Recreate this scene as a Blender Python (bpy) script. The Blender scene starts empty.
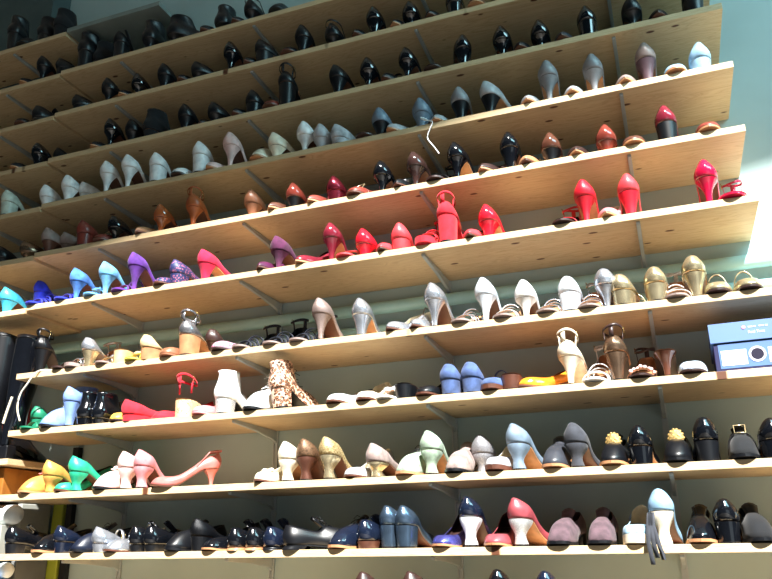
import bpy, math, random
from mathutils import Vector, Matrix
random.seed(7)
C = bpy.context.scene.collection
ZS = 1.8                                   # the photographed rows start 1.5 m above the floor
PI = math.pi

# ------------------------------------------------------------------ materials
def lin(c):
    return tuple(((v/12.92) if v <= .04045 else ((v+.055)/1.055)**2.4) for v in c)
COL = dict(black=(.05,.058,.078), brown=(.36,.22,.17), brownL=(.55,.36,.26), brownD=(.22,.15,.14), redbrown=(.50,.22,.18),
    greyD=(.22,.23,.26), grey=(.56,.56,.58), greyL=(.72,.73,.75), white=(.93,.95,.96), offwhite=(.80,.85,.80), cream=(.93,.89,.80),
    blush=(.90,.76,.74), taupe=(.58,.51,.49), mauve=(.35,.27,.30), blueG=(.46,.53,.60), blueL=(.58,.73,.84), tan=(.72,.52,.37),
    bronze=(.52,.42,.34), cognac=(.64,.34,.18), burg=(.48,.14,.20), plum=(.32,.12,.26), cyan=(.30,.78,.93), royal=(.16,.22,.80),
    blueM=(.28,.50,.82), sky=(.42,.70,.93), purple=(.36,.18,.55), crimson=(.78,.10,.26), coral=(.86,.27,.30), red=(.84,.13,.20),
    pink=(.88,.55,.57), pinkD=(.78,.44,.42), navy=(.08,.11,.18), silver=(.76,.78,.82), gold=(.80,.74,.60), beige=(.82,.72,.54),
    lime=(.80,.80,.35), green=(.16,.66,.50), greenS=(.12,.48,.36), blueB=(.50,.62,.86), yellow=(.86,.72,.32), denim=(.28,.36,.54),
    orange=(.95,.55,.16), mustard=(.80,.60,.30), mint=(.60,.68,.60), slate=(.33,.41,.50), violet=(.38,.38,.72), rose=(.60,.27,.30),
    pearl=(.86,.90,.95), glitW=(.88,.90,.92))
FIN = {'': (.38, 0, .0), 'P': (.12, 0, .6), 'S': (.92, 0, 0), 'M': (.26, .75, 0), 'G': (.45, .4, 0)}
CACHE = {}
def new(name):
    m = bpy.data.materials.new(name); m.use_nodes = True
    nt = m.node_tree; return m, nt, nt.nodes['Principled BSDF']
def N(nt, t, **k):
    n = nt.nodes.new(t)
    for a, b in k.items():
        if a in n.inputs: n.inputs[a].default_value = b
        else: setattr(n, a, b)
    return n
def ramp(nt, src, stops):
    r = nt.nodes.new('ShaderNodeValToRGB'); nt.links.new(src, r.inputs[0])
    e = r.color_ramp.elements
    while len(e) < len(stops): e.new(.5)
    for i, (p, c) in enumerate(stops):
        e[i].position = p; e[i].color = (*lin(c), 1)
    return r
def mat(key):
    if key in CACHE: return CACHE[key]
    special = {'leopard', 'floral', 'floralP', 'floralC', 'floralB', 'snake', 'snakeG'}
    if key in special:
        m, nt, b = new(key); tc = N(nt, 'ShaderNodeTexCoord')
        if key == 'leopard':
            v = N(nt, 'ShaderNodeTexVoronoi', Scale=95.0); v.feature = 'F1'; nt.links.new(tc.outputs['Object'], v.inputs['Vector'])
            r = ramp(nt, v.outputs['Distance'], [(0, (.62,.42,.30)), (.28, (.62,.42,.30)), (.34, (.16,.09,.08)), (.5, (.16,.09,.08)), (.56, (.84,.68,.58)), (1, (.88,.74,.66))])
        elif key.startswith('floral'):
            base = {'floral': (.14,.18,.36), 'floralP': (.66,.58,.64), 'floralC': (.86,.78,.60), 'floralB': (.80,.86,.92)}[key]
            fl = {'floral': (.66,.38,.50), 'floralP': (.82,.36,.52), 'floralC': (.30,.22,.22), 'floralB': (.52,.56,.70)}[key]
            v = N(nt, 'ShaderNodeTexVoronoi' if key != 'floralC' else 'ShaderNodeTexNoise', Scale=120.0 if key != 'floralC' else 38.0)
            nt.links.new(tc.outputs['Object'], v.inputs['Vector'])
            if key == 'floralC': r = ramp(nt, v.outputs[0], [(0, base), (.485, base), (.495, fl), (.505, fl), (.515, base), (1, base)])
            else: r = ramp(nt, v.outputs['Distance'], [(0, fl), (.32, fl), (.40, base), (1, base)])
        else:
            base, dk = ((.78,.70,.52), (.50,.40,.22)) if key == 'snakeG' else ((.52,.40,.30), (.26,.18,.12))
            v = N(nt, 'ShaderNodeTexVoronoi', Scale=260.0); nt.links.new(tc.outputs['Object'], v.inputs['Vector'])
            r = ramp(nt, v.outputs['Distance'], [(0, base), (.45, base), (.7, dk), (1, dk)]); b.inputs['Metallic'].default_value = .35
        nt.links.new(r.outputs[0], b.inputs['Base Color']); b.inputs['Roughness'].default_value = .5
        CACHE[key] = m; return m
    if key in COL: c, f = COL[key], ''
    else: c, f = COL[key[:-1]], key[-1]
    if key == 'glitW': f = 'G'
    if key == 'silver': f = 'M'
    if key == 'pearl': f = 'P'
    m, nt, b = new(key)
    rough, met, coat = FIN[f]
    tc = N(nt, 'ShaderNodeTexCoord')
    no = N(nt, 'ShaderNodeTexNoise', Scale=(30.0 if f != 'G' else 900.0), Detail=4.0); nt.links.new(tc.outputs['Object'], no.inputs['Vector'])
    k = .10 if f not in ('S', 'G') else (.2 if f == 'S' else .45)
    lo = tuple(max(0, v*(1-k)) for v in c); hi = tuple(min(1, v*(1+k*.7)) for v in c)
    r = ramp(nt, no.outputs[0], [(.35, lo), (.65, hi)])
    nt.links.new(r.outputs[0], b.inputs['Base Color'])
    b.inputs['Roughness'].default_value = rough; b.inputs['Metallic'].default_value = met
    b.inputs['Coat Weight'].default_value = coat; b.inputs['Coat Roughness'].default_value = .06
    if f == 'S': b.inputs['Sheen Weight'].default_value = .08
    n2 = N(nt, 'ShaderNodeTexNoise', Scale=(420.0 if f != 'G' else 1100.0), Detail=2.0); nt.links.new(tc.outputs['Object'], n2.inputs['Vector'])
    bu = N(nt, 'ShaderNodeBump', Strength={'': .08, 'P': .02, 'S': .25, 'M': .08, 'G': .6}[f], Distance=.001)
    nt.links.new(n2.outputs[0], bu.inputs['Height']); nt.links.new(bu.outputs[0], b.inputs['Normal'])
    CACHE[key] = m; return m
def plain(name, c, rough=.5, met=0.0, var=.06, scale=8.0, bump=0.0):
    if name in CACHE: return CACHE[name]
    m, nt, b = new(name); tc = N(nt, 'ShaderNodeTexCoord')
    no = N(nt, 'ShaderNodeTexNoise', Scale=scale, Detail=6.0); nt.links.new(tc.outputs['Object'], no.inputs['Vector'])
    r = ramp(nt, no.outputs[0], [(.3, tuple(v*(1-var) for v in c)), (.7, tuple(min(1, v*(1+var)) for v in c))])
    nt.links.new(r.outputs[0], b.inputs['Base Color']); b.inputs['Roughness'].default_value = rough; b.inputs['Metallic'].default_value = met
    if bump:
        bu = N(nt, 'ShaderNodeBump', Strength=bump, Distance=.004); nt.links.new(no.outputs[0], bu.inputs['Height']); nt.links.new(bu.outputs[0], b.inputs['Normal'])
    CACHE[name] = m; return m
def wood_mat():
    m, nt, b = new('pine_plywood'); tc = N(nt, 'ShaderNodeTexCoord')
    mp = N(nt, 'ShaderNodeMapping'); mp.inputs['Scale'].default_value = (1.2, 9, 30); nt.links.new(tc.outputs['Object'], mp.inputs['Vector'])
    oi = N(nt, 'ShaderNodeObjectInfo'); ad = N(nt, 'ShaderNodeVectorMath', operation='ADD'); nt.links.new(mp.outputs[0], ad.inputs[0])
    sc = N(nt, 'ShaderNodeMath', operation='MULTIPLY'); sc.inputs[1].default_value = 37; nt.links.new(oi.outputs['Random'], sc.inputs[0])
    cb = N(nt, 'ShaderNodeCombineXYZ'); nt.links.new(sc.outputs[0], cb.inputs[0]); nt.links.new(sc.outputs[0], cb.inputs[1]); nt.links.new(cb.outputs[0], ad.inputs[1])
    n1 = N(nt, 'ShaderNodeTexNoise', Scale=2.2, Detail=5.0, Distortion=1.2); nt.links.new(ad.outputs[0], n1.inputs['Vector'])
    wv = N(nt, 'ShaderNodeMath', operation='MULTIPLY'); wv.inputs[1].default_value = 9; nt.links.new(n1.outputs[0], wv.inputs[0])
    fr = N(nt, 'ShaderNodeMath', operation='FRACT'); nt.links.new(wv.outputs[0], fr.inputs[0])
    r = ramp(nt, fr.outputs[0], [(0, (.81,.70,.54)), (.45, (.86,.76,.60)), (.85, (.83,.72,.56)), (1, (.77,.65,.48))])
    # knots
    mk = N(nt, 'ShaderNodeMapping'); mk.inputs['Scale'].default_value = (4.2, 9, .5); nt.links.new(tc.outputs['Object'], mk.inputs['Vector'])
    a2 = N(nt, 'ShaderNodeVectorMath', operation='ADD'); nt.links.new(mk.outputs[0], a2.inputs[0]); nt.links.new(cb.outputs[0], a2.inputs[1])
    vo = N(nt, 'ShaderNodeTexVoronoi', Scale=1.5); nt.links.new(a2.outputs[0], vo.inputs['Vector'])
    kr = ramp(nt, vo.outputs['Distance'], [(0, (0,0,0)), (.075, (0,0,0)), (.11, (1,1,1)), (1, (1,1,1))])
    mx = nt.nodes.new('ShaderNodeMix'); mx.data_type = 'RGBA'; nt.links.new(kr.outputs[0], mx.inputs[0])
    mx.inputs[6].default_value = (*lin((.36,.20,.11)), 1); nt.links.new(r.outputs[0], mx.inputs[7])
    nt.links.new(mx.outputs[2], b.inputs['Base Color']); b.inputs['Roughness'].default_value = .55
    return m
WOOD = wood_mat()
METAL = plain('painted_steel', (.74,.77,.77), .45, .35)
WALL = plain('wall_paint', (.68,.755,.75), .9, 0, .03, 3.0, .05)

# ------------------------------------------------------------------ mesh helpers
def obj(name, v, f, mats, parent=None, smooth=True, loc=None, solid=None):
    me = bpy.data.meshes.new(name); me.from_pydata([tuple(p) for p in v], [], f); me.update()
    if not isinstance(mats, (list, tuple)): mats = [mats]
    for m in mats: me.materials.append(m)
    if smooth:
        for p in me.polygons: p.use_smooth = True
    o = bpy.data.objects.new(name, me); C.objects.link(o)
    if parent: o.parent = parent
    if loc: o.location = loc
    if solid:
        s = o.modifiers.new('thick', 'SOLIDIFY'); s.thickness = solid; s.offset = -1
        if len(mats) > 1: s.material_offset = 1
    return o
def autosmooth(o, ang=40):
    me = o.data; me.update()
    try: me.set_sharp_from_angle(angle=math.radians(ang))
    except Exception: pass
    return o
def tag(o, label=None, cat=None, group=None, kind=None):
    if label: o['label'] = label
    if cat: o['category'] = cat
    if group: o['group'] = group
    if kind: o['kind'] = kind
    return o
def empty(name, loc, rz=0):
    o = bpy.data.objects.new(name, None); C.objects.link(o); o.location = loc; o.rotation_euler = (0, 0, rz); o.empty_display_size = .02; return o
def box_vf(x0, x1, y0, y1, z0, z1, v=None, f=None):
    v = [] if v is None else v; f = [] if f is None else f; b = len(v)
    v += [(x0,y0,z0),(x1,y0,z0),(x1,y1,z0),(x0,y1,z0),(x0,y0,z1),(x1,y0,z1),(x1,y1,z1),(x0,y1,z1)]
    f += [tuple(b+i for i in q) for q in ((0,3,2,1),(4,5,6,7),(0,1,5,4),(1,2,6,5),(2,3,7,6),(3,0,4,7))]
    return v, f
def box(name, x0, x1, y0, y1, z0, z1, m, parent=None, bevel=0.0):
    v, f = box_vf(x0, x1, y0, y1, z0, z1)
    o = obj(name, v, f, m, parent, smooth=False)
    if bevel:
        b = o.modifiers.new('bevel', 'BEVEL'); b.width = bevel; b.segments = 2
    return o
def loft(rings, closed=True, caps=True):
    n = len(rings[0]); v = [p for r in rings for p in r]; f = []
    for i in range(len(rings)-1):
        for j in range(n if closed else n-1):
            k = (j+1) % n; f.append((i*n+j, i*n+k, (i+1)*n+k, (i+1)*n+j))
    if caps and closed:
        f.append(tuple(range(n-1, -1, -1))); f.append(tuple((len(rings)-1)*n+j for j in range(n)))
    return v, f
def tube(pts, r, n=8, v=None, f=None, close=False):
    v = [] if v is None else v; f = [] if f is None else f
    P = [Vector(p) for p in pts]; rings = []
    up = Vector((0, 0, 1))
    for i, p in enumerate(P):
        if close: t = P[(i+1) % len(P)]-P[i-1]
        else: t = P[min(i+1, len(P)-1)]-P[max(i-1, 0)]
        t.normalize(); a = t.cross(up)
        if a.length < .1: a = t.cross(Vector((1, 0, 0)))
        a.normalize(); b = a.cross(t)
        rr = r[i] if isinstance(r, (list, tuple)) else r
        rings.append([p+a*math.cos(2*PI*k/n)*rr+b*math.sin(2*PI*k/n)*rr for k in range(n)])
    base = len(v)
    for q in rings: v += [tuple(x) for x in q]
    m = len(rings)
    for i in range(m if close else m-1):
        for j in range(n):
            k = (j+1) % n; i2 = (i+1) % m
            f.append((base+i*n+j, base+i*n+k, base+i2*n+k, base+i2*n+j))
    if not close:
        f.append(tuple(base+j for j in range(n))); f.append(tuple(base+(m-1)*n+j for j in range(n-1, -1, -1)))
    return v, f
def band(pts, wdir, w, t=.0022, v=None, f=None, close=False):
    # flat strap following pts, width along wdir (vector or list), thickness outward
    v = [] if v is None else v; f = [] if f is None else f
    P = [Vector(p) for p in pts]; m = len(P); base = len(v)
    for i, p in enumerate(P):
        if close: d = P[(i+1) % m]-P[i-1]
        else: d = P[min(i+1, m-1)]-P[max(i-1, 0)]
        d.normalize(); wd = Vector(wdir[i] if isinstance(wdir, list) else wdir); n = d.cross(wd); n.normalize()
        ww = w[i] if isinstance(w, (list, tuple)) else w
        for a, b in ((-1, 0), (1, 0), (1, 1), (-1, 1)):
            v.append(tuple(p+wd*(a*ww/2)+n*(t*b)))
    for i in range(m if close else m-1):
        i2 = (i+1) % m
        for j in range(4):
            k = (j+1) % 4; f.append((base+i*4+j, base+i*4+k, base+i2*4+k, base+i2*4+j))
    if not close:
        f.append(tuple(base+j for j in (3, 2, 1, 0))); f.append(tuple(base+(m-1)*4+j for j in range(4)))
    return v, f
def ball(cx, cy, cz, rx, ry, rz, v=None, f=None, nu=12, nv=8):
    v = [] if v is None else v; f = [] if f is None else f; base = len(v)
    for i in range(nv+1):
        th = PI*i/nv
        for j in range(nu):
            ph = 2*PI*j/nu
            v.append((cx+rx*math.sin(th)*math.cos(ph), cy+ry*math.sin(th)*math.sin(ph), cz+rz*math.cos(th)))
    for i in range(nv):
        for j in range(nu):
            k = (j+1) % nu; f.append((base+i*nu+j, base+(i+1)*nu+j, base+(i+1)*nu+k, base+i*nu+k))
    return v, f
def sm(a, b, x):
    t = max(0., min(1., (x-a)/(b-a))); return t*t*(3-2*t)
def mix(a, b, t): return a+(b-a)*t

# ------------------------------------------------------------------ the shoe maker
KINDN = {'pump': 'court_shoe', 'boot': 'ankle_boot', 'loafer': 'slip_on_shoe', 'sandal': 'sandal', 'mule': 'mule'}
def make_shoe(r, X, Y, Z, ty, yaw, H, kind, heel, col, hc, ex):
    big = 1.12 if 'big' in ex else 1.0
    P = .006
    for e in ex:
        if e.startswith('plat'): P = .01*float(e[4:])+.004
    if kind in ('loafer', 'boot') and P < .01: P = .008
    L = (.262-.3*H); tname = 'court_shoe'
    name = KINDN[kind]
    if 'lace' in ex and kind == 'loafer': name = 'lace_up_shoe'
    yr = math.radians(yaw)
    if ty == 'b': root = empty(name, (X, Y, Z), yr)
    else: root = empty(name, (X-math.sin(yr)*L, Y+math.cos(yr)*L, Z), PI+yr)
    root.scale = (big, big, big) if ty == 'b' else (1, 1, 1)
    if 'lean' in ex: root.rotation_euler = (0, -.16, yr)
    U = mat(col); lincol = 'black' if 'inblack' in ex else ('white' if 'inwhite' in ex else ('tan' if ('in_tan' in ex or kind in ('mule', 'sandal')) else ('brown' if 'in_brown' in ex else ('cream' if col.rstrip('PSMG') in ('white','cream','blush','greyL','offwhite','pearl','beige','pink','silver','mint','cyan','sky','blueL') else 'brownD'))))
    if col.startswith('black') or col.startswith('navy'): lincol = 'tan' if 'tan' in ex and kind == 'boot' else ('black' if not 'in_tan' in ex else 'tan')
    if 'in_brown' in ex: lincol = 'brown'
    LIN = mat(lincol)
    solec = 'tan' if 'tan' in ex else ('brownD' if kind in ('sandal', 'mule') else ('black' if kind in ('loafer', 'boot') else 'brown'))
    if kind == 'sandal': solec = col if col[:-1] in ('royal', 'purple', 'red', 'greenS', 'green', 'denim') or col in ('sky', 'coral', 'lime', 'crimsonP', 'white', 'cream') else ('taupe' if col[:-1] in ('silver', 'gold', 'glit', 'navy') else 'brownD')
    if heel == 'wedge' or P > .015: solec = hc if hc in COL else (col if col[:-1] not in COL or True else col)
    if solec not in CACHE and solec not in COL and solec[:-1] not in COL and not solec.startswith(('floral', 'leo', 'snake')): solec = 'brown'
    if hc == 'tan' and heel != 'wedge': solec = 'tan'
    SOL = mat(solec)
    HM = mat(hc if hc != '-' and (hc in COL or hc[:-1] in COL) else col)
    if kind == 'loafer' and hc == '-': HM = mat('black' if not col.startswith(('mustard', 'mint', 'taupe', 'blush')) else col)
    pointed = kind == 'pump' and heel in ('slim', 'cone'); sq = 'S' in col[-1:] and col.startswith('mauve')
    def hw(s):
        if s < .13: w = .0325*math.sqrt(max(0, 1-(1-s/.13)**2))
        elif s < .42: w = mix(.0325, .027, sm(.13, .42, s))
        elif s < .70: w = mix(.027, .0405, sm(.42, .70, s))
        else:
            q = (s-.70)/.30
            if pointed: w = .0405*(1-q**1.7)**.85 if q < 1 else 0
            elif sq: w = .0405*(1-.25*q)*(math.sqrt(max(0, 1-q**12)))
            else: w = .0405*math.sqrt(max(0, 1-q**2.6))
        return w
    def zb(s):
        return mix(H, P, sm(.20, .70, s)**.9) - .004*min(1, s/.2)*(H > .03)*(s < .7)*(1-sm(.2, .7, s)) + .006*sm(.8, 1, s)
    if heel == 'flat' or H < .025:
        zb0 = zb
    ns = 22
    SS = [(1-math.cos(PI*i/ns))/2 for i in range(ns+1)]
    # ---- sole
    v = []; f = []; cols = 7
    for zi in (0, 1):
        for s in SS:
            w = max(hw(s), .0004)*(1.0 if kind == 'pump' else 1.05)*mix(.86, 1, sm(.18, .32, s)); yo = .006*(1-sm(0, .2, s))
            th = .003 if s > .2 else .002
            base = zb(s)
            lo = base-.0045 if P < .015 else base-.0045-(P-.006)*sm(.35, .62, s)
            if s > .62: lo = max(0.0, base-P) if s < .8 else (.006*sm(.8, 1, s))
            for c in range(cols):
                t = -1+2*c/(cols-1); v.append((w*t, s*L+yo, (base if zi else lo)))
    n1 = (ns+1)*cols
    for i in range(ns):
        for c in range(cols-1):
            a = i*cols+c
            f.append((a, a+1, a+cols+1, a+cols)); f.append((n1+a, n1+a+cols, n1+a+cols+1, n1+a+1))
        for c, o_ in ((0, 0), (cols-1, 1)):
            a = i*cols+c
            f.append((a, a+cols, n1+a+cols, n1+a) if not o_ else (a+cols, a, n1+a, n1+a+cols))
    autosmooth(obj('sole', v, f, SOL, root), 50)
    # ---- insole
    v = []; f = []
    for s in SS[1:-1]:
        w = hw(s)*.93
        for c in range(5): v.append((w*(-1+c/2), s*L, zb(s)+.0016-.0008*(1-abs(-1+c/2))))
    for i in range(len(SS)-3):
        for c in range(4):
            a = i*5+c; f.append((a, a+1, a+6, a+5))
    obj('insole', v, f, LIN, root)
    # ---- heel
    nr = 20
    def dshape(s1, k=1.0):
        pts = []
        for i in range(nr+1):
            a = PI*i/nr; s = s1*(1-math.sin(a))**1.0 if False else s1*(.5+.5*math.cos(2*a-0)) if False else None
        pts = []
        for i in range(nr//2+1):
            s = s1*(1-math.cos(PI*(1-i/(nr//2)))) / 2
            pts.append((-hw(s), s*L))
        for i in range(1, nr//2+1):
            s = s1*(1-math.cos(PI*(i/(nr//2)))) / 2
            pts.append((hw(s), s*L))
        return pts          # from breast left, round the back, to breast right
    if heel == 'wedge':
        s1 = .64; D = dshape(s1); cy = .12*L
        rings = []
        for k in range(7):
            q = k/6
            ins = 1-.10*math.sin(PI*q*.5)
            rings.append([(x*ins, cy+(y-cy)*(1-.04*q), mix(max(zb(y/L)-.004, .001), 0, q)) for x, y in D])
        vv, ff = loft(rings)
        o = obj('wedge_heel', vv, ff, HM if hc != '-' else U, root); autosmooth(o, 50)
    else:
        s1 = {'slim': .22, 'cone': .23, 'louis': .25, 'block': .25, 'flat': .27}[heel]
        D = dshape(s1); n = len(D)
        tip = {'slim': .0085, 'cone': .0145, 'louis': .019, 'block': .028, 'flat': .0315}[heel]
        ty_ = {'slim': .030, 'cone': .030, 'louis': .030, 'block': .030, 'flat': .031}[heel]
        cy = s1*L*.5; half = .0325
        rings = []; K = 12
        ends = []
        for k in range(K+1):
            q = k/K
            if heel == 'slim': sc = mix(1, tip/half, 1-(1-q)**2.6)
            elif heel == 'cone': sc = mix(1, tip/half, 1-(1-q)**1.7)
            elif heel == 'louis': sc = mix(1, .46, sm(0, .62, q))+ .16*sm(.6, 1, q)
            elif heel == 'block': sc = mix(1, tip/half, q)
            else: sc = mix(1, .97, q)
            c = mix(cy, ty_ - .004, sm(0, 1, q) if heel != 'slim' else 1-(1-q)**1.8)
            if heel == 'block': c = cy+.001*q
            if heel == 'louis': c = cy - .004*math.sin(PI*q) + .002*q
            ring = []
            for x, y in D:
                zt = max(zb(y/L)-.003, .002)
                ring.append((x*sc, c+(y-cy)*sc*(1 if heel in ('block', 'flat') else mix(1, .85, q)), mix(zt, 0, q)))
            rings.append(ring)
        # split off the top piece
        vv, ff = loft(rings[:K])
        h_ = obj('heel', vv, ff, HM, root); autosmooth(h_, 50)
        vv, ff = loft([rings[K-1], rings[K]])
        autosmooth(obj('heel_tip', vv, ff, mat('black') if hc != 'cream' else HM, h_), 50)
    # ---- upper
    thr = {'pump': .69, 'loafer': .52, 'boot': .50}.get(kind, .7)
    hb = {'pump': .058, 'loafer': .062, 'boot': .058}.get(kind, .05)
    hs = {'pump': .030, 'loafer': .045, 'boot': .055}.get(kind, .03)
    ht = {'pump': .030, 'loafer': .066, 'boot': .070}.get(kind, .03)
    if r in '89' and kind == 'pump' and heel in ('block', 'flat'): thr = .62; ht = .040
    if 'strappy' in ex or kind == 'sandal': pass
    def topz(s):
        h = mix(hb, hs, (min(1, s/.36)**.85 if kind == 'pump' else sm(.0, .34, s))); h = mix(h, ht, sm(.42, thr, s)); return zb(s)+h
    def wt(s):
        return max(0, (hw(s)+.002)*((.52+.28*sm(0, .3, s)) if kind != 'boot' else .9)*math.sqrt(max(0, 1-(s/thr)**7))) if s > .02 else hw(s)*.52
    def loopF(u, sg):
        s = (1-math.cos(PI*u))/2; return Vector((sg*hw(s), s*L, zb(s)-.001))
    def loopT(u, sg):
        s = (1-math.cos(PI*u))/2; st = thr*(1-(1-s)**(1/thr))
        y = st*L + (.003 if st < .05 else 0)
        return Vector((sg*wt(st), y, topz(st)))
    rows_ = 8; nh = 22
    def upper(u0, u1, name_, fade=None, shaft=0):
        us = [mix(u0, u1, i/nh) for i in range(nh+1)]
        full = u0 == 0 and u1 == 1
        if u0 == 0 and u1 == 1: seq = [(u, -1) for u in us]+[(u, 1) for u in us[::-1][1:-1]]; closed = True
        elif u0 == 0: seq = [(u, -1) for u in us[::-1]]+[(u, 1) for u in us[1:]]; closed = False
        else: seq = [(u, -1) for u in us]+[(u, 1) for u in us[::-1][1:]]; closed = False
        rings = []
        for k in range(rows_+1):
            t = k/rows_; ring = []
            for u, sg in seq:
                F = loopF(u, sg); T = loopT(u, sg)
                if fade: 
                    q = fade(u); T = F.lerp(T, q)
                p = F.lerp(T, t)
                s = (1-math.cos(PI*u))/2; b = math.sin(PI*t)
                toe = sm(.55, .95, s)
                out = Vector((sg*hw(s), (s-.13)*L*.25 if s < .13 else 0, 0))
                if out.length > 1e-6: out.normalize()
                if s < .02: out = Vector((0, -1, 0))
                p += out*b*(.0065*(1-toe*.5))
                if toe > 0: p += Vector((0, .010*b*toe, .016*b*toe*(1.25 if kind != 'pump' else 1)*(1-t*.45)))
                if s < .15: p += Vector((0, -.003*math.sin(PI*min(1, t*1.2)), 0))
                ring.append(tuple(p))
            rings.append(ring)
        if shaft:
            top = rings[-1]; cyy = .20*L+.004; K2 = 7
            for k in range(1, K2+1):
                q = k/K2; ring = []
                for i, (u, sg) in enumerate(seq):
                    s = (1-math.cos(PI*u))/2; a = PI*(1-(1-s)**.62) if s < 1 else PI
                    E_ = Vector((sg*math.sin(a)*.036, cyy-math.cos(a)*.048, H+hb+shaft))
                    q2 = q**.8 if s < .4 else q
                    p = Vector(top[i]).lerp(E_, q2); p.z = mix(top[i][2], E_.z, q)
                    ring.append(tuple(p))
                rings.append(ring)
        vv, ff = loft(rings, closed, False); ff = ff if (u0 == 0 and u1 < 1) else [q[::-1] for q in ff]
        return autosmooth(obj(name_, vv, ff, [U, LIN], root, solid=.0016), 60)
    def arch(s, h, w, tilt=0.0, v=None, f=None, wd=(0, 1, 0), grow=1.03):
        pts = []
        for i in range(15):
            a = PI*i/14; c = math.cos(a); zz = math.sin(a)**.75
            pts.append((-c*(hw(s)*grow+.001), s*L+tilt*c*.03, zb(s)-.003+(h+.003)*zz))
        return band(pts, (0, 1, 0), w, .0022, v, f)
    if kind in ('pump', 'loafer', 'boot'):
        upper(0, 1, 'upper', None, (.045 if kind == 'boot' else 0))
    if kind == 'mule':
        upper(.52, 1, 'vamp', lambda u: sm(.50, .64, u))
    if kind == 'sandal':
        v = []; f = []
        arch(.74, .030, .013, 0, v, f)
        obj('toe_strap', v, f, U, root)
        if 'strappy' in ex:
            for s_, h_, t_ in ((.80, .027, .25), (.68, .036, -.35), (.60, .043, .4), (.53, .050, -.4)):
                v, f = arch(s_, h_, .008, t_)
                obj('strap', v, f, U, root)
        elif 'pearls' not in ex:
            v, f = arch(.64, .038, .013, .15); obj('strap', v, f, U, root)
        if 'cup' in ex or 'ankle' in ex:
            upper(0, .42, 'heel_cup', lambda u: 1-sm(.20, .42, u))
    if 'ankle' in ex or 'ankleR' in ex:
        hz = H+.068; n = 24; pts = []
        for i in range(n):
            a = 2*PI*i/n; pts.append((.030*math.sin(a), .036-.038*math.cos(a)-.002, hz+.012*(math.cos(a))+.004*math.sin(2*a)))
        v, f = band(pts, (0, 0, 1), .008, .002, None, None, True)
        sm_ = mat('brownD') if col.startswith('bronze') else (mat('redS') if 'ankleR' in ex else U)
        a_ = obj('ankle_strap', v, f, sm_, root)
        for sg in (-1, 1):
            v, f = band([(sg*.0265, .030, H+.02), (sg*.028, .031, H+.045), (sg*.030, .034, hz)], (0, 1, 0), .008, .002*sg); obj('strap_loop', v, f, sm_, root)
        v, f = band([(0, -.001, H+.045), (0, -.004, H+.06), (0, -.003, H+.082)], (1, 0, 0), .014, .002); obj('strap_loop', v, f, sm_, root)
        v, f = tube([(.032, .027, hz-.008), (.032, .041, hz-.008), (.032, .041, hz+.008), (.032, .027, hz+.008)], .0012, 6, None, None, True)
        obj('buckle', v, f, plain('brass', (.80,.70,.45), .25, .9), a_)
    if 'sling' in ex:
        hz = H+.056; pts = []
        for i in range(13):
            a = -PI/2+PI*i/12; pts.append((.031*math.sin(a), .040-.045*math.cos(a), hz+.008*math.cos(a)))
        pts = [(-.030, .085, zb(.4)+.028)]+pts+[(.030, .085, zb(.4)+.028)]
        v, f = band(pts, (0, 0, 1), .007, .002); obj('back_strap', v, f, U, root)
    if 'strap' in ex:
        v, f = arch(.42, .062, .011); st = obj('strap', v, f, U, root)
        v, f = tube([(.026, .42*L-.008, zb(.42)+.030), (.026, .42*L+.008, zb(.42)+.030), (.022, .42*L+.008, zb(.42)+.045), (.022, .42*L-.008, zb(.42)+.045)], .0012, 6, None, None, True)
        obj('buckle', v, f, plain('brass', (.80,.70,.45), .25, .9), st)
    if 'tstrap' in ex:
        v, f = band([(0, .66*L, zb(.66)+.03), (0, .5*L, zb(.5)+.05), (0, .3*L, H+.075), (0, .2*L, H+.095)], (1, 0, 0), .012); obj('strap', v, f, U, root)
    sv = .66 if kind == 'pump' else .60
    zt = zb(sv)+ht+.006 if kind != 'sandal' else zb(.72)+.034
    if kind == 'pump': sv = .73; zt = zb(sv)+.034
    if kind == 'mule': sv = .75; zt = zb(sv)+.030
    if kind == 'sandal': sv = .73
    if 'bow' in ex:
        bc = {'mustard': 'pinkD', 'lime': 'beige', 'black': 'greyL'}.get(col.rstrip('PSM'), col)
        v = []; f = []
        for sg in (-1, 1):
            ball(sg*.015, sv*L, zt+.004, .014, .006, .008, v, f); ball(sg*.012, sv*L+.012, zt-.002, .008, .012, .003, v, f, 8, 6)
        ball(0, sv*L, zt+.004, .005, .006, .006, v, f, 8, 6)
        obj('bow', v, f, mat(bc), root)
    if 'pearls' in ex:
        for i in range(9):
            a = PI*(.12+.76*i/8); s_ = .74+.05*math.sin(i*2.1)
            v, f = ball(-math.cos(a)*hw(s_)*.95, s_*L, zb(s_)+.032*math.sin(a)+.004, .0065, .0065, .0065, None, None, 10, 7)
            obj('pearl', v, f, mat('blush'), root)
    if 'brooch' in ex:
        g = plain('antique_gold', (.60,.50,.30), .45, .5, .45, 260.0, .6); v = []; f = []
        kx = 1.3 if abs(X-2.43) < .12 else .9
        sy, sz = .55*L+.014, zb(.55)+ht-.002
        ball(0, sy, sz, .017*kx, .006, .021*kx, v, f, 16, 8)
        for i in range(14):
            a = 2*PI*i/14; ball(.016*kx*math.cos(a), sy-.002, sz+.020*kx*math.sin(a), .0035*kx, .004, .0035*kx, v, f, 8, 5)
        obj('brooch', v, f, g, root)
    if 'buckle' in ex:
        g = plain('pale_brass', (.88,.82,.66), .25, .8); yy = sv*L; v, f = tube([(-.015, yy-.006, zt+.022), (.015, yy-.006, zt+.022), (.015, yy+.010, zt-.002), (-.015, yy+.010, zt-.002)], .0028, 6, None, None, True)
        obj('buckle', v, f, g, root)
        v, f = arch(sv, zt-zb(sv)+.002, .014); obj('strap', v, f, U, root)
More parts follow.
